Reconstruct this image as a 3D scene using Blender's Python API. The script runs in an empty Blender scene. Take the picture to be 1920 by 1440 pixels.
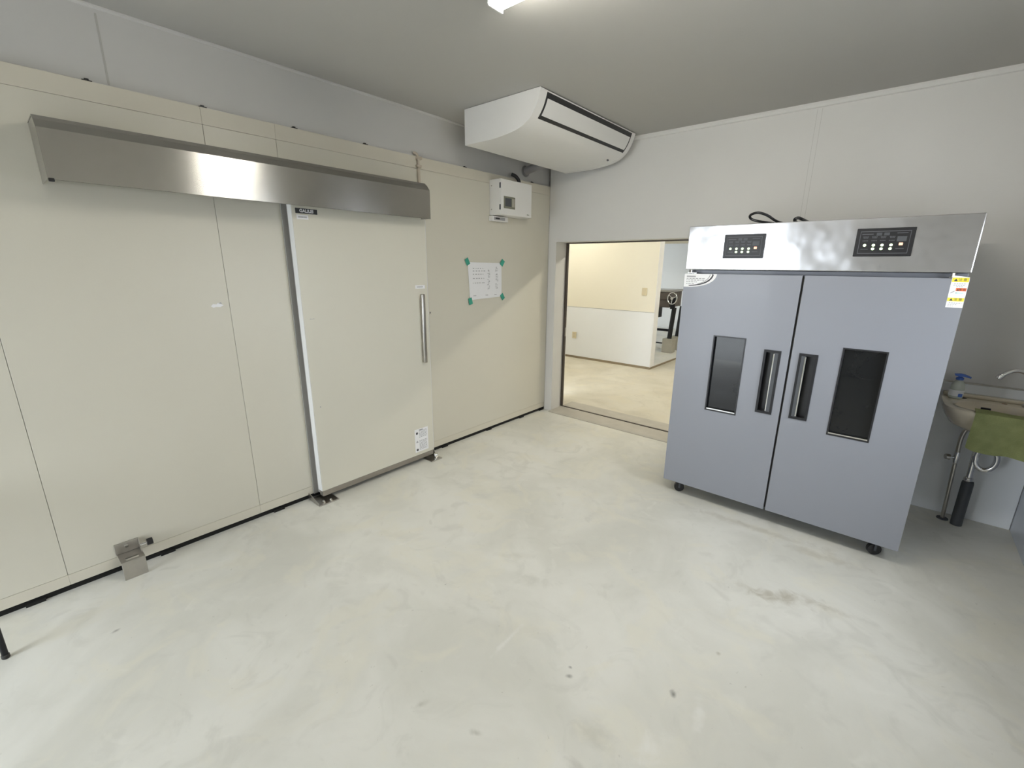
import bpy, bmesh, math, random
from mathutils import Vector, Matrix
random.seed(7)
scene = bpy.context.scene
C = scene.collection
PI = math.pi

# ---------------------------------------------------------------- camera
F_PX, PITCH, YAW, ROLL = 837.617, 0.259696, 0.706934, 0.009066
fw = Vector((-math.sin(YAW)*math.cos(PITCH), math.cos(YAW)*math.cos(PITCH), -math.sin(PITCH)))
rt = Vector((math.cos(YAW), math.sin(YAW), 0)); up = rt.cross(fw)
R_ = rt*math.cos(ROLL) + up*math.sin(ROLL); U_ = up*math.cos(ROLL) - rt*math.sin(ROLL)
cam = bpy.data.cameras.new('camera'); cam.sensor_fit = 'HORIZONTAL'; cam.sensor_width = 36
cam.lens = F_PX/1920*36; cam.clip_start = .02
camo = bpy.data.objects.new('camera', cam); C.objects.link(camo)
M = Matrix.Identity(4)
for i in range(3): M[i][0], M[i][1], M[i][2] = R_[i], U_[i], -fw[i]
M.translation = Vector((3.0008, -4.1053, 1.65)); camo.matrix_world = M
scene.camera = camo

# ---------------------------------------------------------------- world, light, exposure
SKY = 12.0
LAMP = 46.0
LAMP2 = 165.0
FILL_LAMP = 72.0
w = bpy.data.worlds.new('overcast_sky'); scene.world = w; w.use_nodes = True
bg = w.node_tree.nodes['Background']; bg.inputs[0].default_value = (.86, .93, 1.0, 1); bg.inputs[1].default_value = SKY
scene.view_settings.view_transform = 'Standard'; scene.view_settings.look = 'None'
scene.view_settings.gamma = 1; scene.view_settings.use_curve_mapping = False
scene.view_settings.exposure = 0.12
XW = 3.81
def portal(name, loc, rot, sx, sy):
    l = bpy.data.lights.new(name, 'AREA'); l.shape = 'RECTANGLE'; l.size = sx; l.size_y = sy
    l.cycles.is_portal = True
    o = bpy.data.objects.new(name, l); o.location = loc; o.rotation_euler = rot; C.objects.link(o)
portal('rear_doorway_portal', (.68, -6.55, 1.0), (PI/2, 0, 0), 1.25, 2.0)
portal('added_window_portal', (XW+.1, -1.80, 1.45), (PI/2, 0, PI/2), .8, .9)
portal('far_room_window_portal', (-6.1, 5.6, 1.6), (PI/2, 0, -PI/2), 2.4, 1.6)

# ---------------------------------------------------------------- materials
def mat(name, col, rough=.5, metal=0., noise=None, bump=None, spec=.5, emit=None, coat=0., aniso=None, trans=0., streak=None):
    m = bpy.data.materials.new(name); m.use_nodes = True
    nt = m.node_tree; b = nt.nodes['Principled BSDF']
    c4 = (*col, 1)
    b.inputs['Base Color'].default_value = c4; b.inputs['Roughness'].default_value = rough
    b.inputs['Metallic'].default_value = metal; b.inputs['Specular IOR Level'].default_value = spec
    b.inputs['Coat Weight'].default_value = coat; b.inputs['Transmission Weight'].default_value = trans
    geo = nt.nodes.new('ShaderNodeNewGeometry')
    if emit:
        b.inputs['Emission Color'].default_value = (*emit[0], 1); b.inputs['Emission Strength'].default_value = emit[1]
    n = nt.nodes.new('ShaderNodeTexNoise'); nt.links.new(geo.outputs['Position'], n.inputs['Vector'])
    sc, amt = noise if noise else (9., .03)
    n.inputs['Scale'].default_value = sc; n.inputs['Detail'].default_value = 5
    mx = nt.nodes.new('ShaderNodeMix'); mx.data_type = 'RGBA'
    mx.inputs[6].default_value = tuple(min(1, q*(1-amt)) for q in col)+(1,)
    mx.inputs[7].default_value = tuple(min(1, q*(1+amt)) for q in col)+(1,)
    nt.links.new(n.outputs['Fac'], mx.inputs[0]); nt.links.new(mx.outputs[2], b.inputs['Base Color'])
    if bump:
        n2 = nt.nodes.new('ShaderNodeTexNoise'); n2.inputs['Scale'].default_value = bump[0]; n2.inputs['Detail'].default_value = 3
        if streak:
            mp = nt.nodes.new('ShaderNodeMapping'); mp.inputs['Scale'].default_value = streak
            nt.links.new(geo.outputs['Position'], mp.inputs['Vector']); nt.links.new(mp.outputs[0], n2.inputs['Vector'])
        else: nt.links.new(geo.outputs['Position'], n2.inputs['Vector'])
        bp = nt.nodes.new('ShaderNodeBump'); bp.inputs['Strength'].default_value = bump[1]; bp.inputs['Distance'].default_value = bump[2]
        nt.links.new(n2.outputs['Fac'], bp.inputs['Height']); nt.links.new(bp.outputs[0], b.inputs['Normal'])
    if aniso:
        b.inputs['Anisotropic'].default_value = aniso[0]
        cb = nt.nodes.new('ShaderNodeCombineXYZ')
        for i in range(3): cb.inputs[i].default_value = aniso[1][i]
        nt.links.new(cb.outputs[0], b.inputs['Tangent'])
    return m
WHITE_WALL = mat('painted_white_wall', (.70, .69, .67), .6, noise=(2.5, .03), bump=(160, .05, .002))
UPWALL_DIM = mat('white_wall_dimmed', (.60, .59, .575), .6, noise=(2.5, .03))  # same white as the back wall, colour darkened for the dimmer light here
CEIL = mat('ceiling_board', (.47, .46, .435), .75, noise=(3, .02))
CREAM = mat('cream_insulated_panel', (.66, .63, .54), .38, noise=(1.6, .025))
CREAM2 = mat('cream_panel_trim', (.66, .62, .525), .42, noise=(3, .04))
DOORM = mat('cream_door_face', (.69, .665, .575), .36, noise=(2, .02))
WHITE = mat('white_plastic', (.80, .80, .80), .4, noise=(5, .015))
ACW = mat('air_conditioner_plastic', (.80, .79, .77), .38, noise=(4, .012))
STEEL = mat('brushed_stainless', (.44, .42, .39), .22, 1, noise=(20, .05), aniso=(.95, (0, 0, 1)))
HEADER = mat('stainless_header', (.66, .66, .68), .24, 1, noise=(6, .03), bump=(2.6, .4, .035))
STEEL2 = mat('worn_stainless', (.50, .48, .45), .3, 1, noise=(30, .12))
CHROME = mat('chrome', (.78, .78, .78), .08, 1)
PAINT = mat('grey_painted_steel', (.26, .27, .305), .42, .15, noise=(3, .02), coat=.08, bump=(2.2, .12, .02))
BLACK = mat('black_plastic', (.012, .012, .014), .35)
BLACKM = mat('black_metal', (.015, .015, .017), .4, .4)
RUBBER = mat('dark_rubber', (.035, .033, .03), .7, noise=(20, .3))
VOID = mat('black_gap_filler', (.008, .008, .007), .9)
DGREY = mat('dark_grey_plastic', (.07, .075, .085), .5)
GASKET = mat('door_gasket', (.36, .35, .33), .6)
KICK = mat('door_bottom_rail', (.32, .29, .25), .4, .5, noise=(12, .1))
GLASS = mat('dark_window_glass', (.010, .011, .012), .03, 0, spec=.4)
PAPER = mat('white_paper', (.86, .86, .88), .7, noise=(14, .02))
TAPE = mat('green_tape', (.05, .36, .26), .6)
INK = mat('printed_ink', (.06, .06, .07), .7)
INKG = mat('grey_print', (.38, .38, .40), .7)
PANG = mat('panel_print', (.10, .10, .115), .5)
YEL = mat('yellow_print', (.90, .76, .06), .5)
ORG = mat('orange_print', (.80, .16, .05), .5)
BLUE = mat('blue_plastic', (.06, .14, .48), .35)
TEALP = mat('pale_teal_print', (.62, .82, .82), .6)
IVORY = mat('ivory_plate', (.68, .60, .42), .45)
CERAM = mat('beige_ceramic', (.62, .55, .42), .14, coat=.5, noise=(5, .05))
SOAPB = mat('soap_bottle_plastic', (.66, .70, .62), .25, trans=.25)
WAINS = mat('white_wainscot_board', (.83, .85, .87), .35, noise=(3, .02))
UPCREAM = mat('cream_upper_wall', (.86, .82, .70), .6, noise=(2, .02))
CONC = mat('bare_concrete', (.50, .47, .41), .75, noise=(7, .16), bump=(60, .25, .004))
ASPH = mat('outdoor_concrete', (.45, .45, .44), .85, noise=(3, .12))
BROWN = mat('brown_metal_panel', (.13, .11, .095), .45, .3, noise=(6, .1))
GREYP = mat('grey_concrete_block', (.42, .40, .34), .8, noise=(16, .08))
SKIRT = mat('brown_skirting', (.25, .20, .13), .6, noise=(12, .12))
FRAMED = mat('dark_bronze_frame', (.07, .055, .045), .4, .4)
TUBE = mat('lamp_diffuser', (.9, .9, .85), .5, emit=((1, .96, .86), LAMP))
TUBE2 = mat('far_lamp_diffuser', (.9, .9, .85), .5, emit=((1, .95, .80), LAMP2))
FILL_TUBE = mat('added_fill_diffuser', (.9, .9, .85), .5, emit=((1, .95, .80), FILL_LAMP))
LEDG = mat('green_indicator', (.7, .9, .6), .4, emit=((.80, 1, .62), 1.3))
LEDR = mat('red_indicator', (.9, .5, .35), .4, emit=((1, .55, .36), 1.0))
SCREEN = mat('controller_screen', (.20, .20, .15), .3)
DUCT = mat('grey_duct_wrap', (.30, .29, .29), .6, noise=(14, .08))
PIPE = mat('cream_conduit', (.56, .49, .40), .5)
RWALL = mat('blue_grey_panel', (.46, .49, .55), .3, noise=(3, .03), coat=.3)
SHELFW = mat('rough_wood', (.22, .13, .07), .7, noise=(8, .25))

def towel_mat():
    m = mat('green_terry_cloth', (.45, .49, .22), .95, noise=(16, .35), bump=(260, .9, .006)); return m
TOWEL = towel_mat()

def floor_mat(name, c1, c2, stains):
    m = bpy.data.materials.new(name); m.use_nodes = True; nt = m.node_tree; N = nt.nodes; L = nt.links
    b = N['Principled BSDF']; geo = N.new('ShaderNodeNewGeometry')
    def noise(scale, detail=6, dist=0., rough=.55):
        n = N.new('ShaderNodeTexNoise'); L.new(geo.outputs['Position'], n.inputs['Vector'])
        n.inputs['Scale'].default_value = scale; n.inputs['Detail'].default_value = detail
        n.inputs['Distortion'].default_value = dist; n.inputs['Roughness'].default_value = rough; return n
    def ramp(src, a, bb):
        r = N.new('ShaderNodeMapRange'); r.inputs[1].default_value = a; r.inputs[2].default_value = bb
        r.interpolation_type = 'SMOOTHSTEP'; L.new(src, r.inputs[0]); return r.outputs[0]
    def mix(fac, a, bb):
        x = N.new('ShaderNodeMix'); x.data_type = 'RGBA'; L.new(fac, x.inputs[0])
        for k, v in ((6, a), (7, bb)):
            if isinstance(v, tuple): x.inputs[k].default_value = (*v, 1)
            else: L.new(v, x.inputs[k])
        return x.outputs[2]
    def mul(s, k):
        x = N.new('ShaderNodeMath'); x.operation = 'MULTIPLY'; L.new(s, x.inputs[0]); x.inputs[1].default_value = k; return x.outputs[0]
    col = mix(ramp(noise(1.3, 6, .8).outputs['Fac'], .36, .66), c1, c2)
    col = mix(mul(ramp(noise(4.5, 8, 1.6).outputs['Fac'], .52, .70), .45), col, tuple(q*.90 for q in c2))
    col = mix(mul(ramp(noise(3.2, 5, .9).outputs['Fac'], .50, .66), .5), col, (c1[0]*1.0, c1[1]*.975, c1[2]*.90))
    col = mix(mul(ramp(noise(6, 6, .8).outputs['Fac'], .60, .74), .35), col, tuple(min(.88, q*1.08) for q in c1))
    # fine specks of wear
    col = mix(mul(ramp(noise(38, 3, .4).outputs['Fac'], .70, .77), .32), col, (.33, .31, .26))
    en = noise(14, 5, .6)
    for (x, y, rx, ry, rot, sc, st) in stains:
        mp = N.new('ShaderNodeMapping'); mp.vector_type = 'TEXTURE'; L.new(geo.outputs['Position'], mp.inputs['Vector'])
        mp.inputs['Location'].default_value = (x, y, 0); mp.inputs['Rotation'].default_value = (0, 0, rot); mp.inputs['Scale'].default_value = (rx, ry, 1)
        ln = N.new('ShaderNodeVectorMath'); ln.operation = 'LENGTH'; L.new(mp.outputs[0], ln.inputs[0])
        ad = N.new('ShaderNodeMath'); ad.operation = 'MULTIPLY_ADD'; L.new(en.outputs['Fac'], ad.inputs[0]); ad.inputs[1].default_value = 2.6; L.new(ln.outputs['Value'], ad.inputs[2])
        r = N.new('ShaderNodeMapRange'); r.interpolation_type = 'SMOOTHSTEP'; L.new(ad.outputs[0], r.inputs[0])
        r.inputs[1].default_value = 2.35; r.inputs[2].default_value = 1.1; r.inputs[3].default_value = 0; r.inputs[4].default_value = st
        col = mix(r.outputs[0], col, sc)
    L.new(col, b.inputs['Base Color'])
    rr = N.new('ShaderNodeMapRange'); L.new(noise(3, 5).outputs['Fac'], rr.inputs[0]); rr.inputs[3].default_value = .36; rr.inputs[4].default_value = .62
    L.new(rr.outputs[0], b.inputs['Roughness'])
    bp = N.new('ShaderNodeBump'); bp.inputs['Strength'].default_value = .12; bp.inputs['Distance'].default_value = .004
    L.new(noise(24, 5).outputs['Fac'], bp.inputs['Height']); L.new(bp.outputs[0], b.inputs['Normal'])
    return m
DK = (.46, .43, .35); BK = (.16, .15, .13); LT = (.82, .81, .77); GR = (.52, .51, .45)
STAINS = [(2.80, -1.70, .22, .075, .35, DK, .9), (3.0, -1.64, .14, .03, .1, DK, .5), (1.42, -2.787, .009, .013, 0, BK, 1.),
 (2.225, -2.815, .022, .013, .7, BK, .7), (2.205, -2.775, .013, .008, .2, BK, .7), (2.586, -2.61, .014, .02, .4, BK, .8),
 (1.91, -2.84, .015, .14, .04, LT, .6), (1.86, -3.297, .05, .02, 1.1, GR, .8), (2.103, -3.232, .03, .015, .4, GR, .9),
 (2.42, -2.96, .10, .08, .3, GR, .5), (2.60, -2.87, .10, .06, 1., LT, .7), (2.69, -2.62, .03, .10, .3, LT, .6), (1.749, -2.446, .16, .06, .6, GR, .4), (1.55, -2.35, .15, .05, .6, GR, .35),
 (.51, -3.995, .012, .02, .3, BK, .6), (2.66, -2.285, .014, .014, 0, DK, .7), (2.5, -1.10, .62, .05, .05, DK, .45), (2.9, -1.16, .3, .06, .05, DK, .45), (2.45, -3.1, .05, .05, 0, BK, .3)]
FLOOR = floor_mat('worn_coated_concrete_floor', (.77, .76, .705), (.665, .655, .595), STAINS)
FLOOR2 = floor_mat('far_room_concrete_floor', (.66, .62, .52), (.56, .52, .42), [])

# ---------------------------------------------------------------- helpers
ORG_ = {}
def finish(bm):
    bmesh.ops.recalc_face_normals(bm, faces=bm.faces)
def setp(o, label=None, cat=None, group=None, kind=None):
    if label: o['label'] = label
    if cat: o['category'] = cat
    if group: o['group'] = group
    if kind: o['kind'] = kind
    return o
def thing(name, loc, label, cat, group=None, kind=None):
    o = bpy.data.objects.new(name, None); o.empty_display_size = .05; o.location = loc; C.objects.link(o)
    ORG_[o.name] = Vector(loc); return setp(o, label, cat, group, kind)
def obj(name, bm, m, parent=None, smooth=False, origin=None):
    """link a bmesh given in world coordinates as one mesh object"""
    finish(bm)
    org = ORG_[parent.name] if parent is not None else Vector(origin or (0, 0, 0))
    for v in bm.verts: v.co -= org
    me = bpy.data.meshes.new(name); bm.to_mesh(me); bm.free()
    if smooth:
        for p in me.polygons: p.use_smooth = True
        me.set_sharp_from_angle(angle=math.radians(38))
    me.materials.append(m)
    o = bpy.data.objects.new(name, me); C.objects.link(o)
    if name in ('handwriting', 'panel_print', 'sticker_print', 'decal_print', 'tag_print', 'surface_mark', 'intake_slats'): o['kind'] = 'stuff'
    if parent is not None: o.parent = parent
    else: o.location = org
    ORG_[o.name] = org
    return o
def B(): return bmesh.new()
def box(bm, a, b, bev=0., seg=2):
    vs = [bm.verts.new((a[0] if i & 1 == 0 else b[0], a[1] if i & 2 == 0 else b[1], a[2] if i & 4 == 0 else b[2])) for i in range(8)]
    fs = [bm.faces.new([vs[i] for i in q]) for q in ((0,2,3,1),(4,5,7,6),(0,1,5,4),(2,6,7,3),(0,4,6,2),(1,3,7,5))]
    if bev:
        es = {e for f in fs for e in f.edges}
        bmesh.ops.bevel(bm, geom=list(es), offset=bev, segments=seg, affect='EDGES', profile=.5)
    return bm
def bx(a, b, bev=0., seg=2): return box(B(), a, b, bev, seg)
def frame_of(d):
    d = d.normalized(); a = Vector((0, 0, 1)) if abs(d.z) < .9 else Vector((1, 0, 0))
    u = d.cross(a).normalized(); return u, d.cross(u)
def tube(bm, pts, r, n=12, caps=True):
    pts = [Vector(p) for p in pts]; rs = r if isinstance(r, (list, tuple)) else [r]*len(pts)
    rings = []; pu = None
    for i, p in enumerate(pts):
        d = (pts[min(i+1, len(pts)-1)] - pts[max(i-1, 0)]).normalized()
        if pu is None: u, v = frame_of(d)
        else:
            u = (pu - d*pu.dot(d)).normalized(); v = d.cross(u)
        pu = u
        rings.append([bm.verts.new(p + (u*math.cos(2*PI*k/n) + v*math.sin(2*PI*k/n))*rs[i]) for k in range(n)])
    for a, b in zip(rings, rings[1:]):
        for k in range(n): bm.faces.new((a[k], a[(k+1) % n], b[(k+1) % n], b[k]))
    if caps: bm.faces.new(rings[0][::-1]); bm.faces.new(rings[-1])
    return bm
def smoothpath(pts, k=6):
    P = [Vector(p) for p in pts]; out = []
    for i in range(len(P)-1):
        p0, p1, p2, p3 = P[max(i-1, 0)], P[i], P[i+1], P[min(i+2, len(P)-1)]
        for j in range(k):
            t = j/k
            out.append(.5*((2*p1) + (-p0+p2)*t + (2*p0-5*p1+4*p2-p3)*t*t + (-p0+3*p1-3*p2+p3)*t**3))
    return out + [P[-1]]
def prism(bm, prof, ax, a, b):
    """extrude a 2-D outline along axis ax; outline coordinates are the two other axes in order"""
    def P(q, t):
        l = list(q); l.insert(ax, t); return l
    A = [bm.verts.new(P(q, a)) for q in prof]; Bv = [bm.verts.new(P(q, b)) for q in prof]; n = len(prof)
    for i in range(n): bm.faces.new((A[i], A[(i+1) % n], Bv[(i+1) % n], Bv[i]))
    bm.faces.new(A[::-1]); bm.faces.new(Bv); return bm
def plate(bm, ax, u, v, d, holes=()):
    """slab normal to ax, spanning u and v (the other two axes), thickness d, with rectangular holes (u0,u1,v0,v1)"""
    us = sorted({*u, *[h[i] for h in holes for i in (0, 1)]}); us = [q for q in us if u[0] <= q <= u[1]]
    vs = sorted({*v, *[h[i] for h in holes for i in (2, 3)]}); vs = [q for q in vs if v[0] <= q <= v[1]]
    def solid(i, j):
        if not (0 <= i < len(us)-1 and 0 <= j < len(vs)-1): return False
        cu, cv = (us[i]+us[i+1])/2, (vs[j]+vs[j+1])/2
        return not any(h[0] < cu < h[1] and h[2] < cv < h[3] for h in holes)
    cache = {}
    def V(i, j, k):
        if (i, j, k) not in cache:
            l = [us[i], vs[j]]; l.insert(ax, d[k]); cache[(i, j, k)] = bm.verts.new(l)
        return cache[(i, j, k)]
    for i in range(len(us)-1):
        for j in range(len(vs)-1):
            if not solid(i, j): continue
            for k in (0, 1): bm.faces.new((V(i,j,k), V(i+1,j,k), V(i+1,j+1,k), V(i,j+1,k)))
            for (di, dj, e) in ((-1,0,((i,j),(i,j+1))), (1,0,((i+1,j),(i+1,j+1))), (0,-1,((i,j),(i+1,j))), (0,1,((i,j+1),(i+1,j+1)))):
                if not solid(i+di, j+dj):
                    (a, b), (c, dd) = e; bm.faces.new((V(a,b,0), V(c,dd,0), V(c,dd,1), V(a,b,1)))
    return bm
def lathe(bm, prof, c, n=24):
    """prof: list of (radius, z)"""
    rings = [[bm.verts.new((c[0]+r*math.cos(2*PI*k/n), c[1]+r*math.sin(2*PI*k/n), c[2]+z)) for k in range(n)] for r, z in prof]
    for a, b in zip(rings, rings[1:]):
        for k in range(n): bm.faces.new((a[k], a[(k+1) % n], b[(k+1) % n], b[k]))
    bm.faces.new(rings[0][::-1]); bm.faces.new(rings[-1]); return bm
def text(name, body, size, loc, right, upv, m, parent, bold=0.):
    cu = bpy.data.curves.new('lettering', 'FONT'); cu.body = body; cu.size = size; cu.extrude = .0004; cu.offset = bold
    cu.align_x = 'CENTER'; cu.align_y = 'CENTER'
    t = bpy.data.objects.new('lettering', cu); C.objects.link(t)
    me = bpy.data.meshes.new_from_object(t.evaluated_get(bpy.context.evaluated_depsgraph_get()))
    bpy.data.objects.remove(t); bpy.data.curves.remove(cu)
    r = Vector(right).normalized(); u = Vector(upv).normalized(); n = r.cross(u); org = ORG_[parent.name]
    X = Matrix(((r.x, u.x, n.x, loc[0]-org.x), (r.y, u.y, n.y, loc[1]-org.y), (r.z, u.z, n.z, loc[2]-org.z), (0, 0, 0, 1)))
    me.transform(X); me.name = name; me.materials.clear(); me.materials.append(m)
    o = bpy.data.objects.new(name, me); C.objects.link(o); o.parent = parent; ORG_[o.name] = org; return o
S = 'structure'
def struct(name, bm, m, label=None, parent=None, smooth=False):
    o = obj(name, bm, m, parent, smooth)
    if parent is None: setp(o, label, None, None, S)
    return o

# ---------------------------------------------------------------- room shell
HC = 2.78; YR = -6.5; XR = 3.81
struct('floor', bx((-.25, YR, -.1), (XR+.15, -.0, 0)), FLOOR, 'pale worn coated concrete floor of the near room')
struct('ceiling', bx((-.25, YR, HC), (XR+.15, .45, HC+.1)), CEIL, 'flat off-white ceiling of the near room')
sill = struct('floor_sill', prism(B(), [(-.055, .0006), (-.055, .006), (-.04, .012), (.449, .012), (.449, .0006)], 0, .101, 1.749), CONC, 'bare concrete sill across the open doorway')
obj('door_track', bx((.102, .20, .0125), (1.748, .222, .018)), FRAMED, sill)
struct('floor_far_room', bx((-6, 0, -.1), (4.7, 8.2, 0)), FLOOR2, 'beige concrete floor beyond the doorway')
wl = struct('wall_left', plate(B(), 0, (YR, .45), (0, HC), (-.25, -.03)), UPWALL_DIM, 'left wall, white above cream insulated panels')
# insulated panels
JO = [-6.45, -5.96, -5.03, -4.09, -3.165, -2.786, -1.722, -.002]
for a, b in zip(JO, JO[1:]):
    obj('panel', bx((-.028, a+.0008, .0925), (0, b-.0008, 2.3635), .001, 1), CREAM, wl)
for a, b in zip(JO, JO[1:]):
    obj('top_strip', bx((-.028, a+.0003, 2.3645), (.001, b-.0003, 2.449), .0006, 1), CREAM2, wl)
    obj('bottom_strip', bx((-.028, a+.0003, .034), (.001, b-.0003, .0915), .0006, 1), CREAM2, wl)
obj('base_gap', bx((-.029, YR+.02, .0), (-.012, -.002, .04)), VOID, wl)
for y in (-4.62, -4.22, -3.68, -3.05, -2.35, -1.55, -.95, -.42, -.06):
    obj('packing_shim', bx((-.011, y-.035, .0), (.004, y+.035, .016)), VOID, wl)
for y in (-3.606, -3.147, -2.662, -2.174, -1.225, -.299):
    b = bx((-.026, y-.018, 2.4495), (-.004, y+.018, 2.4545)); box(b, (-.02, y-.008, 2.4545), (-.01, y+.008, 2.462)); obj('panel_clip', b, BLACK, wl)
# the white wall's own butt joint above the panels
obj('joint_cover', bx((-.0305, -3.528, 2.46), (-.0285, -3.520, HC-.03)), CEIL, wl)

OX0, OX1, OZ = .10, 1.75, 1.894
wb = struct('wall_back', plate(B(), 1, (-.0, XR+.15), (0, HC), (0, .22), [(OX0, OX1, -1, OZ)]), WHITE_WALL, 'white back wall with an open doorway')
obj('rear_leaf', plate(B(), 1, (-6, 4.7), (0, 3.0), (.2205, .45), [(-.45, OX1+.02, -1, OZ)]), WHITE_WALL, wb)
for x in (2.32, 2.35): obj('board_joint', bx((x-.0006, -.0004, 1.0), (x+.001, .002, HC-.04)), CEIL, wb)
t1 = struct('trim_1', prism(B(), [(-.022, HC), (-.022, HC-.012), (-.012, HC-.03), (-.0005, HC-.034), (-.0005, HC)], 0, -.029, XR-.001), WHITE_WALL, 'thin white cornice along the back wall')
t2 = struct('trim_2', prism(B(), [(-.0295, HC), (-.0295, HC-.014), (-.024, HC-.012), (-.018, HC-.006), (-.018, HC)], 1, YR, -.025), UPWALL_DIM, 'thin white cornice along the left wall')
fr = thing('trim_3', (OX0, .2, 0), 'dark bronze sliding-door frame lining the doorway', None, kind=S)
obj('jamb_rail', bx((.1003, .190, .0185), (.120, .2195, OZ-.013)), FRAMED, fr)
obj('head_rail', bx((.1003, .19, OZ-.012), (OX1-.001, .2195, OZ-.0005)), FRAMED, fr)
obj('catch_plate', bx((.1202, .2, .86), (.1225, .214, .96)), STEEL2, fr)
wr = struct('wall_right', plate(B(), 0, (YR, .0), (0, HC), (XR, XR+.15), [(-2.205, -1.395, 1.0, 1.9)]), WHITE_WALL, 'right wall at the sink side')
obj('lower_board', bx((XR-.006, YR+.02, .0), (XR-.0003, -.013, .92), .002, 1), RWALL, wr)
wn = thing('added_window_1', (XR, -1.8, 1.0), 'two-sash window added unseen in the right wall for side daylight', None, kind=S)  # unseen window, added and sized for the extra daylight it lets in
obj('window_frame', plate(B(), 0, (-2.204, -1.396), (1.001, 1.899), (XR+.03, XR+.08), [(-2.175, -1.815, 1.03, 1.87), (-1.785, -1.425, 1.03, 1.87)]), FRAMED, wn)
obj('window_sill', bx((XR-.02, -2.22, .98), (XR+.03, -1.38, .999), .003), WHITE, wn)
struct('wall_rear', plate(B(), 1, (-.25, XR+.15), (0, HC), (YR-.15, YR), [(.05, 1.3, -1, 2.0)]), WHITE_WALL, 'rear wall with the open daylight doorway')
struct('ground_outside', bx((-14, -26, -.15), (24, YR-.0, -.11)), ASPH, 'outdoor concrete apron')
obj('side_yard', bx((XR+.2, YR, -.15), (24, 12, -.11)), ASPH, bpy.data.objects['ground_outside'])
ws = struct('wainscot', bx((3.24, -.012, .0), (XR-.007, -.0006, .925), .003, 1), WAINS, 'white splash board behind the sink')
obj('cap_strip', bx((3.24, -.016, .9255), (XR-.007, -.0006, .935), .002, 1), STEEL2, ws)

# ---------------------------------------------------------------- far room
struct('ceiling_far_room', bx((-6, .45, 3.0), (4.7, 8.2, 3.1)), CEIL)
struct('wall_far_back', bx((-6, 8.0, 0), (4.7, 8.2, 3.0)), WAINS)
struct('wall_far_left', plate(B(), 0, (.22, 8.2), (0, 3.0), (-6.2, -6), [(4.4, 6.8, .8, 2.4)]), UPCREAM)
struct('wall_far_right', plate(B(), 0, (.22, 8.2), (0, 3.0), (4.5, 4.7)), WHITE_WALL)
struct('ceiling_beam', bx((-6, 5.6, 2.13), (4.5, 5.9, 3.0)), CREAM2, 'beige beam behind the partition')
plat = struct('floor_platform', bx((-5.9, 2.875, .0), (.036, 7.9, .035), .004, 1), FLOOR, 'low raised concrete platform behind the partition')
obj('skirting', bx((.0362, 2.86, .001), (.046, 7.9, .03)), SKIRT, plat)
wp = thing('wall_partition', (-2.4, 2.94, 0), 'two-tone partition wall beyond the doorway, cream over white', None, kind=S)
obj('lower_board', bx((-5.9, 2.866, .036), (.036, 3.006, .93)), WAINS, wp)
obj('upper_board', bx((-5.9, 2.86, .936), (.036, 3.012, 2.98)), UPCREAM, wp)
obj('dado_joint', bx((-5.9, 2.864, .9301), (.034, 3.008, .9359)), INKG, wp)
obj('end_cap', bx((.0362, 2.858, .036), (.044, 3.014, 2.98), .002, 1), WHITE, wp)
obj('skirting', bx((-5.9, 2.855, .0005), (.036, 2.8745, .038)), SKIRT, wp)
def faceplate(name, x, z, label, cat, dup):
    t = thing(name, (x, 2.858, z), label, cat)
    obj('plate', bx((x-.043, 2.850, z-.06), (x+.043, 2.859, z+.06), .003), IVORY, t)
    if dup:
        for dz in (-.022, .022):
            for dx in (-.009, .009): obj('slot', bx((x+dx-.0015, 2.8492, z+dz-.008), (x+dx+.0015, 2.852, z+dz+.008)), INK, t)
    else: obj('rocker', bx((x-.02, 2.846, z-.035), (x+.02, 2.851, z+.035), .002), IVORY, t)
faceplate('light_switch', -.155, 1.258, 'ivory light switch plate on the cream upper partition', 'switch', False)
faceplate('power_socket', -1.448, .42, 'ivory power socket on the white lower partition', 'socket', True)

mc = thing('bench_machine', (-.45, 4.5, .035), 'brown bench machine with chrome handwheel on black legs behind the partition', 'machine')
obj('bed', bx((-1.3, 4.3, .90), (-.30, 4.9, 1.19), .008), BROWN, mc)
obj('top_plate', bx((-1.32, 4.28, 1.19), (-.27, 4.92, 1.225), .005), STEEL2, mc)
for i in range(5):
    for j in range(2):
        obj('cover_panel', bx((-1.28+i*.195, 4.292, .91+j*.14), (-1.10+i*.195, 4.3, 1.035+j*.14), .003, 1), BROWN, mc)
    obj('side_panel', bx((-.3, 4.32+i*.112, .92), (-.293, 4.42+i*.112, 1.17), .003, 1), BROWN, mc)
for x, y in ((-.28, 4.42), (-1.2, 4.42), (-.28, 4.82), (-1.2, 4.82)):
    obj('leg', tube(B(), [(x+.04, y, .9), (x, y, .3)], .045, 8), BLACKM, mc)
    obj('foot_block', bx((x-.1, y-.09, .036), (x+.1, y+.09, .305), .008), GREYP, mc)
for z in (.46, .20):
    obj('cross_bar', bx((-1.2, 4.40, z-.022 if z > .3 else z-.01), (-.28, 4.43, z+.022 if z > .3 else z+.01)), BLACKM, mc)
obj('motor', bx((-.62, 4.34, .70), (-.50, 4.5, .9), .01), BLACKM, mc)
wh = obj('handwheel', tube(B(), [(-.235+.085*math.cos(a), 4.26, 1.08+.105*math.sin(a)) for a in [2*PI*k/32 for k in range(33)]], .011, 10, False), CHROME, mc, True)
for k in range(3):
    a = 2*PI*k/3+.4; obj('spoke', tube(B(), [(-.235, 4.262, 1.08), (-.235+.085*math.cos(a), 4.26, 1.08+.105*math.sin(a))], .007, 8), CHROME, mc)
obj('wheel_hub', tube(B(), [(-.235, 4.235, 1.08), (-.235, 4.32, 1.08)], .026, 16), CHROME, mc, True)
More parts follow.
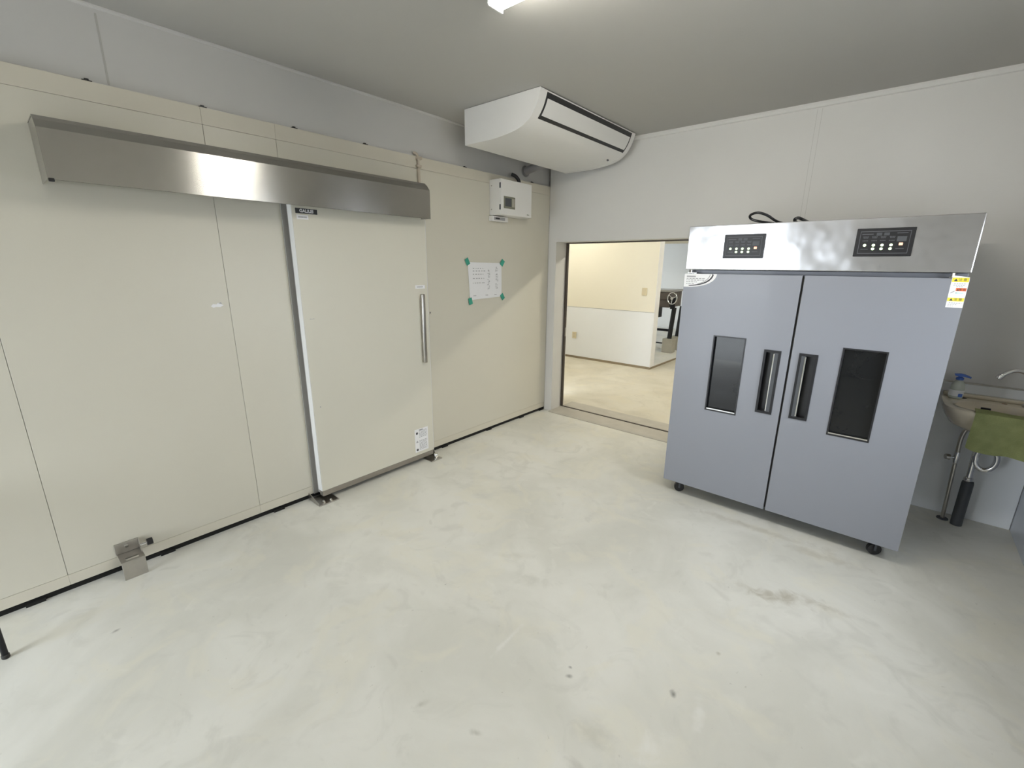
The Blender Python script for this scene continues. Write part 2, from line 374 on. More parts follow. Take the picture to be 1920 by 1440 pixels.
obj('wheel_bracket', bx((-.28, 4.3, .88), (-.19, 4.33, 1.1), .004), BLACKM, mc)

def lamp(name, x0, x1, y, z, m, label):
    t = thing(name, ((x0+x1)/2, y, z), label, 'ceiling lamp', 'fluorescent batten lamps')
    obj('housing', bx((x0-.03, y-.075, z-.028), (x1+.03, y+.075, z-.0005), .004), WHITE, t)
    obj('diffuser', prism(B(), [(y-.045, z-.0285), (y-.036, z-.072), (y-.02, z-.08), (y+.02, z-.08), (y+.036, z-.072), (y+.045, z-.0285)], 0, x0, x1), m, t)
    for xx in (x0-.006, x1): obj('end_cap', bx((xx, y-.047, z-.081), (xx+.006, y+.047, z-.0285), .006, 2), WHITE, t)
lamp('fluorescent_lamp', 1.482, 2.86, -2.455, HC, TUBE, 'lit white fluorescent batten lamp on the ceiling in front of the air conditioner')
lamp('fluorescent_lamp', 1.5, 2.75, 2.42, 3.0, TUBE2, 'lit fluorescent batten lamp on the ceiling of the room beyond the doorway')

lamp('fluorescent_lamp', -2.3, -1.05, 1.7, 3.0, FILL_TUBE, 'added fluorescent fill lamp on the far room ceiling, brightening the partition')  # unseen fill lamp, added to brighten the partition and far floor

# ---------------------------------------------------------------- sliding cold-room door
d = thing('door_1', (.08, -2.28, .04), 'cream insulated sliding door hung from the stainless rail cover', None, kind=S)
Y0, Y1 = -2.788, -1.772
leaf = obj('leaf', bx((.054, Y0, .078), (.11, Y1, 2.10), .004), DOORM, d)
obj('edge_strip', bx((.056, Y0-.004, .080), (.1085, Y0-.0003, 2.10), .001, 1), WHITE, d)
obj('edge_strip', bx((.056, Y1+.0003, .080), (.1085, Y1+.004, 2.10), .001, 1), WHITE, d)
obj('gasket', bx((.004, Y0+.012, .035), (.0535, Y1-.012, 2.08), .01), GASKET, d)
obj('jamb_frame', plate(B(), 0, (Y0-.02, Y1+.015), (.034, 2.12), (.0018, .012), [(Y0+.05, Y1-.05, -1, 2.05)]), GASKET, d)
obj('bottom_rail', bx((.058, Y0+.003, .036), (.106, Y1-.003, .0775), .003), KICK, d)
h = obj('handle', bx((.124, -1.862, .872), (.15, -1.828, 1.425), .008, 3), STEEL2, d, True)
for z in (.93, 1.365): obj('handle_post', tube(B(), [(.11, -1.845, z), (.126, -1.845, z)], .008, 10), CHROME, h)
npl = obj('nameplate', bx((.1102, -2.768, 1.947), (.1122, -2.630, 1.977), .0006, 1), BLACK, d)
text('nameplate_lettering', 'GALILEI', .026, (.1126, -2.699, 1.962), (0, 1, 0), (0, 0, 1), PAPER, npl, .0008)
st = obj('model_sticker', bx((.1102, -2.763, 1.913), (.1110, -2.690, 1.939)), PAPER, d)
b = B()
for k in range(9): box(b, (.1110, -2.752+k*.006, 1.921), (.1112, -2.748+k*.006, 1.931))
obj('sticker_print', b, INKG, st)
st = obj('open_sticker', bx((.1102, -1.893, 1.466), (.1110, -1.800, 1.492)), PAPER, d)
b = B()
for k in range(6): box(b, (.1110, -1.878+k*.010, 1.474), (.1112, -1.872+k*.010, 1.485))
obj('sticker_print', b, INKG, st)
st = obj('caution_sticker', bx((.1102, -1.968, .108), (.1110, -1.830, .312)), PAPER, d)
b = B()
for z in (.276, .128): tube(b, [(.1110, -1.946, z), (.1113, -1.946, z)], .011, 14)
obj('prohibition_mark', b, INK, st)
b = B(); prism(b, [(-1.958, .193), (-1.934, .193), (-1.946, .215)], 0, .1110, .1113); obj('warning_mark', b, INKG, st)
b = B(); random.seed(3)
for k in range(16):
    z = .292-k*.011; y = -1.924
    if k in (6, 7): continue
    while y < -1.845:
        l = random.uniform(.006, .02); box(b, (.1110, y, z-.0025), (.1112, min(y+l, -1.842), z+.0025)); y += l+.004
obj('sticker_print', b, INKG, st)
b = B(); box(b, (.1110, -1.925, .298), (.1112, -1.885, .304)); obj('sticker_heading', b, INK, st)
b = B()
for (y, z) in ((-2.745, 1.300), (-2.735, 1.299), (-2.722, 1.300)): box(b, (.1101, y-.003, z-.002), (.1106, y+.003, z+.002))
tube(b, [(.1101, -2.74, .70), (.1106, -2.74, .70)], .004, 10)
obj('surface_mark', b, INKG, d)
lt = thing('door_latch', (.002, -1.69, 1.26), 'small cream latch keeper beside the sliding door handle', 'latch')
obj('keeper', bx((.0006, -1.725, 1.25), (.03, -1.695, 1.345), .004), CREAM2, lt)
obj('bolt', bx((.008, -1.694, 1.252), (.02, -1.672, 1.266), .002), STEEL2, lt)

# rail cover
rc = thing('door_rail_cover', (0.01, -2.82, 1.98), 'long brushed stainless rail cover above the sliding door', 'rail cover')
PR = [(.003, 2.232), (.165, 2.232), (.19, 2.213), (.22, 2.178), (.22, 1.980), (.214, 1.980), (.214, 2.174), (.186, 2.207), (.163, 2.226), (.003, 2.226)]
obj('cover_sheet', prism(B(), PR, 1, -3.836, -1.806), STEEL, rc)
EP = [(.003, 2.2255), (.163, 2.2255), (.186, 2.2065), (.2135, 2.1735), (.2135, 1.982), (.003, 1.982)]
for y in (-3.835, -1.809): obj('end_plate', prism(B(), EP, 1, y, y+.002), STEEL2, rc)
obj('rail', bx((.05, -3.8, 2.05), (.10, -1.85, 2.10) if False else (.0495, -1.85, 2.13)), GASKET, rc)
obj('bump_stop', bx((.205, -3.834, 1.972), (.224, -3.815, 1.986), .003), BLACK, rc)

cd = thing('conduit', (.01, -1.735, 2.23), 'short cream conduit rising from the rail cover to the panel top', 'conduit')
obj('tube', tube(B(), [(.013, -1.735, 2.10), (.013, -1.735, 2.44), (.008, -1.745, 2.462), (-.012, -1.76, 2.475)], .011, 10), PIPE, cd, True)
obj('clamp', bx((.002, -1.757, 2.372), (.026, -1.713, 2.388), .003), PIPE, cd)
obj('clamp', bx((.002, -1.752, 2.425), (.028, -1.708, 2.447), .003), PIPE, cd)

# floor fittings
g = thing('door_guide', (.09, -2.79, 0), 'stainless bolted floor guide under the near edge of the sliding door', 'floor guide', 'sliding door floor guides')
obj('base_plate', bx((.01, -2.845, .0005), (.165, -2.70, .008), .0015, 1), STEEL2, g)
obj('upright_plate', prism(B(), [(.006, .008), (.145, .008), (.145, .022), (.07, .04), (.006, .05)], 1, -2.845, -2.840), STEEL2, g)
for x in (.135, .15):
    obj('bolt', lathe(B(), [(.009, .008), (.009, .018), (.006, .026), (.0, .027)] if False else [(.009, 0), (.009, .010), (.005, .016)], (x, -2.80+(x-.135)*3, .0081), 8), CHROME, g)
g = thing('door_guide', (.12, -1.76, 0), 'stainless floor guide with shiny roller at the far edge of the sliding door', 'floor guide', 'sliding door floor guides')
obj('base_plate', bx((.02, -1.85, .0005), (.175, -1.735, .008), .0015, 1), STEEL2, g)
obj('upright_plate', prism(B(), [(.006, .008), (.10, .008), (.06, .07), (.006, .075)], 1, -1.742, -1.737), STEEL2, g)
obj('roller', lathe(B(), [(.018, 0), (.021, .004), (.021, .034), (.018, .038)], (.135, -1.77, .0082), 18), CHROME, g, True)
g = thing('door_stop', (.06, -3.84, 0), 'stainless door stop bracket with black rubber buffer at the panel foot', 'door stop')
obj('front_plate', bx((.112, -3.895, .0005), (.118, -3.795, .1), .0012, 1), STEEL2, g)
obj('top_plate', plate(B(), 2, (.003, .118), (-3.895, -3.795), (.1002, .106), [(.075, .1, -3.872, -3.818)]), STEEL2, g)
obj('rear_angle', bx((.003, -3.9, .1062), (.009, -3.795, .168), .001, 1), STEEL2, g)
obj('side_gusset', prism(B(), [(.0095, .1062), (.07, .1062), (.0095, .165)], 1, -3.8, -3.795), STEEL2, g)
obj('buffer_shaft', tube(B(), [(.045, -3.80, .14), (.045, -3.765, .14)], .008, 10), CHROME, g, True)
obj('rubber_buffer', tube(B(), [(.045, -3.768, .14), (.045, -3.742, .14)], .019, 16), BLACK, g, True)
for x in (.02,): obj('bolt', tube(B(), [(.009, -3.85, .145), (.017, -3.85, .145)], .009, 6), CHROME, g)

# ---------------------------------------------------------------- wall things on the panels
cb = thing('control_box', (.0, -.7, 2.09), 'white metal control box with small display high on the cream panels', 'control box')
obj('enclosure', bx((.002, -.935, 2.092), (.135, -.495, 2.392), .004), ACW, cb)
obj('door_panel', bx((.1355, -.933, 2.094), (.145, -.497, 2.390), .003), ACW, cb)
s = obj('display_bezel', bx((.1452, -.90, 2.148), (.150, -.745, 2.25), .002), SCREEN, cb)
obj('display', bx((.1502, -.885, 2.165), (.1508, -.80, 2.235)), DGREY, s); obj('button_strip', bx((.1502, -.79, 2.165), (.1512, -.755, 2.235)), GREYP, s)
for z in (2.335, 2.155): obj('hinge', bx((.128, -.939, z-.022), (.142, -.9352, z+.022)), DGREY, cb)
for z in (2.34, 2.14): obj('side_screw', tube(B(), [(.03, -.9352, z), (.03, -.938, z)], .006, 10), STEEL2, cb)
obj('latch', bx((.1452, -.565, 2.112), (.149, -.535, 2.12)), STEEL2, cb)
obj('cable_gland', tube(B(), smoothpath([(.07, -.60, 2.392), (.07, -.605, 2.425), (.05, -.63, 2.46), (.02, -.65, 2.475)]), .017, 10), BLACK, cb, True)
rv = thing('sensor_unit', (.0, -.83, 2.045), 'small white sensor unit just under the control box', 'sensor')
obj('case', bx((.002, -.945, 2.042), (.05, -.73, 2.086), .004), ACW, rv)
obj('window', bx((.0502, -.925, 2.052), (.0515, -.775, 2.077)), INKG, rv); obj('sensor_eye', bx((.0516, -.905, 2.06), (.053, -.85, 2.072)), BLACK, rv)

pn = thing('paper_notice', (.001, -.99, 1.33), 'handwritten white paper notice stuck to the cream panels with green tape', 'notice')
b = B()                                   # gently curling sheet with rounded corners, traced edge to edge
NU, NV = 14, 12; cor = [(-1.20, 1.338), (-.768, 1.352), (-.770, 1.668), (-1.222, 1.675)]
grid = []
for j in range(NV+1):
    row = []
    for i in range(NU+1):
        u, v = i/NU, j/NV
        y = (1-v)*((1-u)*cor[0][0]+u*cor[1][0]) + v*((1-u)*cor[3][0]+u*cor[2][0])
        z = (1-v)*((1-u)*cor[0][1]+u*cor[1][1]) + v*((1-u)*cor[3][1]+u*cor[2][1])
        ed = (1 - abs(2*u-1)**6)*(1-abs(2*v-1)**6)
        row.append(b.verts.new((.0042 + .003*(1-v)*math.sin(u*PI)*(1-v) + .0012*math.sin(9*u+2*v)*ed, y, z)))
    grid.append(row)
for j in range(NV):
    for i in range(NU): b.faces.new((grid[j][i], grid[j][i+1], grid[j+1][i+1], grid[j+1][i]))
rim = grid[0] + [r[-1] for r in grid[1:]] + grid[-1][-2::-1] + [r[0] for r in grid[-2:0:-1]]
back = [b.verts.new((v.co.x-.0006, v.co.y, v.co.z)) for v in rim]
for k in range(len(rim)): b.faces.new((rim[k], rim[(k+1) % len(rim)], back[(k+1) % len(rim)], back[k]))
b.faces.new(back)
sh = obj('sheet', b, PAPER, pn)
for (y, z, a) in ((-1.232, 1.678, .5), (-.765, 1.672, -.6), (-1.20, 1.328, .25), (-.762, 1.350, .6)):
    bb = bx((.0105, -.022, -.03), (.0115, .022, .03)); bmesh.ops.rotate(bb, verts=bb.verts, cent=(0, 0, 0), matrix=Matrix.Rotation(a, 3, 'X')); bmesh.ops.translate(bb, verts=bb.verts, vec=(0, y, z))
    obj('tape', bb, TAPE, pn)
b = B(); random.seed(11)                  # vertical handwriting in three columns plus small notes
def scribble(b, y, z0, z1, wd, step):
    z = z0
    while z > z1:
        for _ in range(4):
            yy = y+random.uniform(-wd, wd); zz = z+random.uniform(-.012, .012)
            if random.random() < .5: box(b, (.0100, yy-.009, zz-.0016), (.0103, yy+.009, zz+.0016))
            else: box(b, (.0100, yy-.0016, zz-.008), (.0103, yy+.0016, zz+.008))
        z -= step
scribble(b, -.845, 1.625, 1.435, .014, .030); scribble(b, -.955, 1.605, 1.42, .012, .032)
for r_, zz in enumerate((1.62, 1.597, 1.568, 1.53, 1.49)):
    y = -1.165
    while y < -1.02: l = random.uniform(.008, .022); box(b, (.0100, y, zz-.003), (.0103, y+l, zz+.003)); y += l+random.uniform(.008, .02)
for y in (-1.16, -1.0, -.88):
    for k in range(4): box(b, (.0100, y+k*.009, 1.372), (.0103, y+k*.009+.006, 1.378))
obj('handwriting', b, INKG, sh)

rs = thing('sticker_residue', (.001, -3.23, 1.41), 'torn white sticker scrap on the cream panel left of the door', 'sticker')
obj('scrap', prism(B(), [(-3.262, 1.407), (-3.25, 1.419), (-3.232, 1.417), (-3.224, 1.424), (-3.208, 1.417), (-3.197, 1.410), (-3.214, 1.400), (-3.236, 1.402), (-3.25, 1.398)], 0, .0006, .0016), PAPER, rs)
obj('curl', prism(B(), [(-3.222, 1.422), (-3.205, 1.418), (-3.209, 1.427)], 0, .0017, .005), INKG, rs)

# ---------------------------------------------------------------- air conditioner
ac = thing('air_conditioner', (.6, -.8, 2.53), 'white ceiling-hung air conditioner with curved front above the doorway', 'air conditioner')
AP = [(.267, 2.5335), (.50, 2.5335), (.60, 2.5365), (.70, 2.546), (.78, 2.559), (.845, 2.581), (.895, 2.612), (.93, 2.65), (.955, 2.69), (.972, 2.732), (.985, 2.772)]
def cat2(P, k=4):
    return [(q.x, q.z) for q in smoothpath([(a, 0, b) for a, b in P], k)]
PF = cat2(AP)
AY0, AY1 = -1.483, -.112
prof = PF + [(.98, HC-.004), (.267, HC-.004)]
obj('body', prism(B(), prof, 1, AY0+.046, AY1-.046), ACW, ac, True)
def grow(P, e): return [(x+(e if x > .3 else -e*.3), z-(e if z < 2.7 else 0)) for x, z in P]
for y in (AY0, AY1-.0455): obj('side_panel', prism(B(), grow(PF, .0015)+[(.9805, HC-.003), (.2665, HC-.003)], 1, y, y+.0455), ACW, ac, True)
obj('mounting_gap', bx((.28, AY0+.01, HC-.0028), (.965, AY1-.01, HC-.0006)), DGREY, ac)
def strip(bm, i0, i1, y0, y1, o0, o1):
    A = []
    for i in range(i0, i1+1):
        p = Vector((PF[i][0], 0, PF[i][1])); a = PF[max(i-1, 0)]; c = PF[min(i+1, len(PF)-1)]
        t = Vector((c[0]-a[0], 0, c[1]-a[1])).normalized(); n = Vector((t.z, 0, -t.x))
        A.append((p+n*o0, p+n*o1))
    poly = [q[1] for q in A] + [q[0] for q in A[::-1]]
    return prism(bm, [(q.x, q.z) for q in poly], 1, y0, y1)
n_ = len(PF)-1
obj('outlet_slot', strip(B(), n_-15, n_-1, AY0+.075, AY1-.06, -.004, .0012), BLACK, ac, True)
obj('louver', strip(B(), n_-13, n_-4, AY0+.093, AY1-.082, .0013, .006), ACW, ac, True)
obj('indicator_lamp', bx((.80, -.262, 2.557), (.812, -.245, 2.5665), .001, 1), DGREY, ac)
obj('badge', bx((.79, -.235, 2.553), (.806, -.215, 2.5625), .001, 1), WHITE, ac)
du = thing('drain_duct', (-.02, -.5, 2.48), 'grey wrapped pipe running from the air conditioner into the left wall', 'pipe')
obj('wrap', tube(B(), [(-.028, -.39, 2.545), (.262, -.39, 2.60)], .036, 16), DUCT, du, True)
obj('wall_flange', tube(B(), [(-.0295, -.39, 2.5447), (-.018, -.39, 2.547)], .052, 20), DUCT, du, True)

# ---------------------------------------------------------------- cabinet (two-door)
FX0, FX1, FY, FB = 1.868, 3.236, -1.0, -.26
cab = thing('drying_cabinet', (2.55, -.63, 0), 'tall grey two-door cabinet with stainless header on castors', 'cabinet')
obj('body', bx((FX0+.004, FY+.062, .105), (FX1-.004, FB, 1.632), .003), PAINT, cab)
obj('header', bx((FX0, FY, 1.634), (FX1, FB, 1.906), .004), HEADER, cab)
MID = 2.553
def cab_door(x0, x1, win, han, side):
    dd = obj('door', plate(B(), 1, (x0, x1), (.10, 1.607), (FY, FY+.058), [win, han]), PAINT, cab)
    wx0, wx1, wz0, wz1 = win
    f = obj('window_frame', plate(B(), 1, (wx0-.004, wx1+.004), (wz0-.004, wz1+.004), (FY-.003, FY+.03), [(wx0+.004, wx1-.004, wz0+.004, wz1-.004)]), BLACK, dd)
    obj('window_pane', bx((wx0+.001, FY+.022, wz0+.001), (wx1-.001, FY+.028, wz1-.001)), GLASS, dd)
    obj('window_ledge', bx((wx0+.0045, FY+.001, wz0+.0045), (wx1-.0045, FY+.0215, wz0+.012)), CHROME, dd)
    hx0, hx1, hz0, hz1 = han
    obj('handle_frame', plate(B(), 1, (hx0-.005, hx1+.005), (hz0-.005, hz1+.005), (FY-.006, FY+.004), [(hx0+.008, hx1-.008, hz0+.010, hz1-.010)]), BLACKM, dd)
    obj('handle_recess', bx((hx0+.001, FY+.042, hz0+.001), (hx1-.001, FY+.05, hz1-.001)), BLACK, dd)
    c = hx1-.030 if side > 0 else hx0+.030
    a, b_ = (c, hx1-.006) if side > 0 else (hx0+.006, c)
    obj('handle_lip', bx((a, FY-.005, hz0+.006), (b_, FY+.02, hz1-.006), .002, 1), DGREY, dd)
    obj('handle_grip', bx((c-.004, FY-.009, hz0+.014), (c+.004, FY+.01, hz1-.014), .002), CHROME, dd)
    return dd
dl = cab_door(FX0, MID-.006, (2.106, 2.297, .703, 1.211), (2.416, 2.499, .757, 1.154), 1)
dr = cab_door(MID+.006, FX1, (2.806, 2.999, .701, 1.214), (2.604, 2.689, .759, 1.155), -1)
obj('door_gap_seal', bx((MID-.0055, FY+.02, .11), (MID+.0055, FY+.058, 1.60)), RUBBER, cab)
for x0, x1 in ((FX0+.018, FX0+.075), (FX1-.075, FX1-.018)):
    hg = obj('hinge', bx((x0, FY+.002, 1.609), (x1, FY+.05, 1.6145), .001, 1), CHROME, cab)
    obj('hinge_pin', tube(B(), [(x0+.015, FY+.02, 1.6147), (x0+.015, FY+.02, 1.632)], .008, 12), STEEL2, hg)
for x, y in ((1.966, -.925), (3.135, -.925), (1.966, -.36), (3.135, -.36)):
    q = Vector((.42, -.9, 0)).normalized(); o_ = Vector((x, y, .036))
    cs = obj('caster', tube(B(), [o_-q*.012, o_+q*.012], .0355, 24), BLACK, cab, True)
    obj('caster_hub', tube(B(), [o_-q*.0145, o_+q*.0145], .007, 14), CHROME, cs, True)
    b = B()
    for sg in (-1, 1):
        bb = box(B(), (-.001, -.006, -.006), (.001, .006, .052)); bmesh.ops.rotate(bb, verts=bb.verts, cent=(0, 0, 0), matrix=Matrix.Rotation(math.atan2(q.y, q.x), 3, 'Z')); bmesh.ops.translate(bb, verts=bb.verts, vec=o_+q*.017*sg)
        me_ = bpy.data.meshes.new('tmp'); bb.to_mesh(me_); bb.free(); b.from_mesh(me_); bpy.data.meshes.remove(me_)
    box(b, (x-.02, y-.022, .086), (x+.02, y+.022, .09)); box(b, (x-.03, y-.03, .0902), (x+.03, y+.034, .104)); obj('caster_fork', b, DGREY, cs)
    obj('caster_brake', bx((x-.05, y-.01, .072), (x-.024, y+.014, .081), .002, 1), BLACK, cs)
def panel(x0, x1, z0, z1):
    p = obj('control_panel', bx((x0, FY-.008, z0), (x1, FY-.0003, z1), .002, 1), BLACK, cab)
    W, H = x1-x0, z1-z0; X = lambda u: x0+u*W; Z = lambda v: z0+v*H; yf = FY-.0082
    obj('bezel_line', plate(B(), 1, (X(.07), X(.93)), (Z(.10), Z(.90)), (yf-.0006, yf), [(X(.08), X(.92), Z(.125), Z(.875))]), PANG, p)
    for u, v in ((.18, .40), (.335, .40), (.483, .40), (.636, .40), (.334, .27), (.48, .27), (.633, .27)):
        obj('indicator_lamp', tube(B(), [(X(u), yf, Z(v)), (X(u), yf-.003, Z(v))], .0068, 16), LEDG, p)
    obj('power_lamp', bx((X(.80)-.009, yf-.003, Z(.385)), (X(.80)+.007, yf, Z(.475)), .001, 1), LEDR, p)
    obj('power_lens', bx((X(.80)-.02, yf-.0012, Z(.46+.06)), (X(.80)+.018, yf, Z(.70)), .001, 1), DGREY, p)
    for u in (.40, .53): obj('knob_face', bx((X(u)-.011, yf-.001, Z(.74)), (X(u)+.011, yf, Z(.84))), DGREY, p)
    b = B()
    for u in (.18, .335, .483, .636):
        for v, l in ((.56, .012), (.66, .010), (.70, .012)):
            for k in range(4): box(b, (X(u)-l+k*l/2, yf-.0004, Z(v)-.002), (X(u)-l+k*l/2+l*.36, yf, Z(v)+.002))
    box(b, (X(.10), yf-.0004, Z(.775)), (X(.30), yf, Z(.81))); box(b, (X(.70), yf-.0004, Z(.80)), (X(.88), yf, Z(.825))); box(b, (X(.12), yf-.0004, Z(.25)), (X(.25), yf, Z(.27))); box(b, (X(.72), yf-.0004, Z(.26)), (X(.86), yf, Z(.28)))
    obj('panel_print', b, PANG, p)
panel(2.097, 2.326, 1.704, 1.846); panel(2.762, 3.000, 1.712, 1.853)
# corner decal with two swooshes and unreadable print
ds = B(); n = 24
prism(ds, [(FX0+.001, 1.606)] + [(FX0+.001+.206*math.cos(a)**.75 if math.cos(a) > 1e-6 else FX0+.001, 1.606-.085*math.sin(a)) for a in [PI/2*(1-k/n) for k in range(n+1)]], 1, FY-.0012, FY-.0002)
dec = obj('corner_decal', ds, PAPER, dl)
def arc(bm, rx, rz, wd, a0, a1):
    pts = []
    for k in range(21):
        a = a0+(a1-a0)*k/20; cs_ = max(math.cos(a), 0)**.75
        pts.append((FX0+rx*cs_, 1.606-rz*math.sin(a)))
    q = pts + [(x-wd, z+wd*.7) for x, z in pts[::-1]]
    return prism(bm, q, 1, FY-.0018, FY-.0013)
obj('decal_swoosh', arc(B(), .188, .079, .008, .06, 1.45), INK, dec); obj('decal_swoosh', arc(B(), .168, .073, .004, .06, 1.1), INKG, dec)
b = B(); random.seed(5)
box(b, (FX0+.016, FY-.0018, 1.585), (FX0+.075, FY-.0013, 1.594)); 
for r_, (z, l) in enumerate(((1.576, .13), (1.566, .12), (1.554, .09), (1.543, .06))):
    x = FX0+.016
    while x < FX0+l: q = random.uniform(.006, .018); box(b, (x, FY-.0018, z-.0025), (x+q, FY-.0013, z+.0025)); x += q+.005
obj('decal_print', b, INKG, dec)
# caution tag at the right door's corner
tg = obj('caution_tag', prism(B(), [(3.174, 1.468), (3.2355, 1.467), (3.2352, 1.613), (3.173, 1.622)], 1, FY-.0014, FY-.0003), PAPER, dr)
YB = FY-.0016
for z0, z1, m_ in ((1.590, 1.611, YEL), (1.498, 1.515, YEL)):
    s = obj('caution_band', bx((3.1745, YB-.0004, z0), (3.234, YB, z1)), m_, tg)
    zc = (z0+z1)/2
    text('caution_lettering', '注 意', .0135, (3.212, YB-.0008, zc), (1, 0, 0), (0, 0, 1), INK, s)
    obj('warning_triangle', prism(B(), [(3.181, zc-.006), (3.195, zc-.006), (3.188, zc+.006)], 1, YB-.0008, YB-.0004), INK, s)
s = obj('warning_band', bx((3.196, YB-.0004, 1.547), (3.233, YB, 1.562)), ORG, tg)
text('warning_lettering', '警 告', .0105, (3.219, YB-.0008, 1.5545), (1, 0, 0), (0, 0, 1), INK, s)
obj('warning_triangle', prism(B(), [(3.198, 1.549), (3.208, 1.549), (3.203, 1.559)], 1, YB-.0008, YB-.0004), INK, s)
b = B()
for z, a, e in ((1.582, 3.185, 3.228), (1.575, 3.183, 3.226), (1.568, 3.195, 3.22), (1.538, 3.197, 3.206), (1.490, 3.183, 3.228), (1.483, 3.18, 3.215), (1.475, 3.18, 3.2)):
    x = a
    while x < e: box(b, (x, YB-.0003, z-.0013), (min(x+.006, e), YB, z+.0013)); x += .0085
prism(b, [(3.180, 1.535), (3.193, 1.545), (3.193, 1.549), (3.180, 1.540)], 1, YB-.0003, YB)
obj('tag_print', b, INKG, tg)
obj('teal_print', bx((3.197, YB-.0003, 1.535), (3.225, YB, 1.541)), TEALP, tg)

co = thing('coiled_cable', (2.36, -.92, 1.906), 'black power cord looped on top of the grey cabinet', 'cord')
P1 = smoothpath([(2.42, -.45, 1.915), (2.40, -.62, 1.9145), (2.35, -.85, 1.92), (2.30, -.92, 1.955), (2.25, -.94, 1.972), (2.205, -.92, 1.962), (2.21, -.90, 1.940), (2.27, -.88, 1.922), (2.36, -.70, 1.9145), (2.38, -.5, 1.9145)], 8)
obj('cord', tube(B(), P1, .0075, 10), BLACK, co, True)
P2 = smoothpath([(2.52, -.5, 1.9155), (2.50, -.75, 1.916), (2.485, -.9, 1.923), (2.465, -.93, 1.931), (2.445, -.91, 1.923), (2.44, -.75, 1.916), (2.46, -.5, 1.9155)], 8)
obj('cord', tube(B(), P2, .0085, 10), BLACK, co, True)

# ---------------------------------------------------------------- sink corner
sk = thing('wash_basin', (3.56, -.24, .70), 'beige ceramic wall-hung wash basin in the corner right of the cabinet', 'basin')
NR = 56; cx0, cy0, ax_, ay_ = 3.558, -.245, .245, .238
def outer(a):
    c, s = math.cos(a), math.sin(a); e = .42 if s < 0 else .16
    return (math.copysign(abs(c)**(e if s > 0 else .62), c), math.copysign(abs(s)**(.62 if s < 0 else .2), s))
def ring(bm, s, z, inner=False):
    out = []
    for k in range(NR):
        a = 2*PI*k/NR
        if inner: x, y = cx0+.19*s*math.cos(a), -.285+.15*s*math.sin(a)
        else:
            q = outer(a); x, y = cx0+ax_*s*q[0], min(cy0+ay_*(q[1] if q[1] > 0 else q[1]*(1-(1-s)*.6))*(1 if q[1] > 0 else 1), -.0125)
        out.append(bm.verts.new((x, y, z)))
    return out
b = B()
rg = [ring(b, .25, .705), ring(b, .62, .712), ring(b, .84, .742), ring(b, .95, .785), ring(b, .99, .815), ring(b, 1.0, .828), ring(b, .99, .842), ring(b, .96, .846), ring(b, 1.06, .845, True), ring(b, 1.0, .838, True), ring(b, .94, .80, True), ring(b, .8, .76, True), ring(b, .5, .742, True), ring(b, .14, .738, True)]
for p, q in zip(rg, rg[1:]):
    for k in range(NR): b.faces.new((p[k], p[(k+1) % NR], q[(k+1) % NR], q[k]))
b.faces.new(rg[0]); b.faces.new(rg[-1])
obj('bowl', b, CERAM, sk, True)
obj('deck', bx((3.322, -.075, .8455), (3.795, -.0128, .868), .008, 3), CERAM, sk, True)
obj('tap_hole', tube(B(), [(3.415, -.10, .8455), (3.415, -.10, .8475)], .019, 18), BLACK, sk)
obj('drain_plug', tube(B(), [(3.56, -.285, .7385), (3.56, -.285, .742)], .024, 18), BLACK, sk)
obj('overflow_slot', bx((3.50, -.158, .802), (3.545, -.146, .815), .003), BLACK, sk)
obj('rust_stain', tube(B(), [(3.60, -.105, .8456), (3.60, -.105, .8464)], .013, 14), SHELFW, sk)
tp = thing('faucet', (3.68, -.14, .846), 'chrome gooseneck faucet over the beige basin', 'faucet')
obj('base', lathe(B(), [(.026, 0), (.026, .01), (.018, .02), (.016, .06), (.02, .065), (.02, .085), (.012, .09)], (3.695, -.12, .8465), 20), CHROME, tp, True)
obj('spout', tube(B(), smoothpath([(3.695, -.12, .93), (3.692, -.12, .97), (3.668, -.13, 1.03), (3.628, -.145, 1.062), (3.585, -.16, 1.062), (3.55, -.17, 1.035), (3.540, -.172, 1.022)], 6), .0125, 14), CHROME, tp, True)
obj('nozzle', tube(B(), [(3.547, -.170, 1.034), (3.532, -.176, 1.01)], .0165, 16), CHROME, tp, True)
obj('lever', tube(B(), [(3.705, -.12, .91), (3.745, -.15, .93)], .007, 10), CHROME, tp, True)
so = thing('soap_bottle', (3.375, -.135, .846), 'clear soap pump bottle with blue cap on the basin rim', 'bottle')
SX, SY = 3.375, -.135
obj('bottle', lathe(B(), [(.030, 0), (.035, .006), (.035, .065), (.032, .09), (.024, .106), (.015, .115), (.015, .120)], (SX, SY, .8475), 24), SOAPB, so, True)
obj('label', lathe(B(), [(.0354, 0), (.0357, .004), (.0357, .034), (.0354, .038)], (SX, SY, .865), 24), WHITE, so, True)
obj('label_patch', bx((SX+.008, SY-.0366, .862), (SX+.028, SY-.030, .884), .002), BLUE, so)
obj('pump_collar', lathe(B(), [(.019, 0), (.019, .014), (.011, .018), (.009, .026)], (SX, SY, .9678), 18), BLUE, so, True)
obj('pump_head', prism(B(), [(SX-.03, 1.004), (SX-.024, .992), (SX+.02, .990), (SX+.048, .984), (SX+.05, .992), (SX+.022, 1.004), (SX, 1.008)], 1, SY-.012, SY+.012), BLUE, so, True)
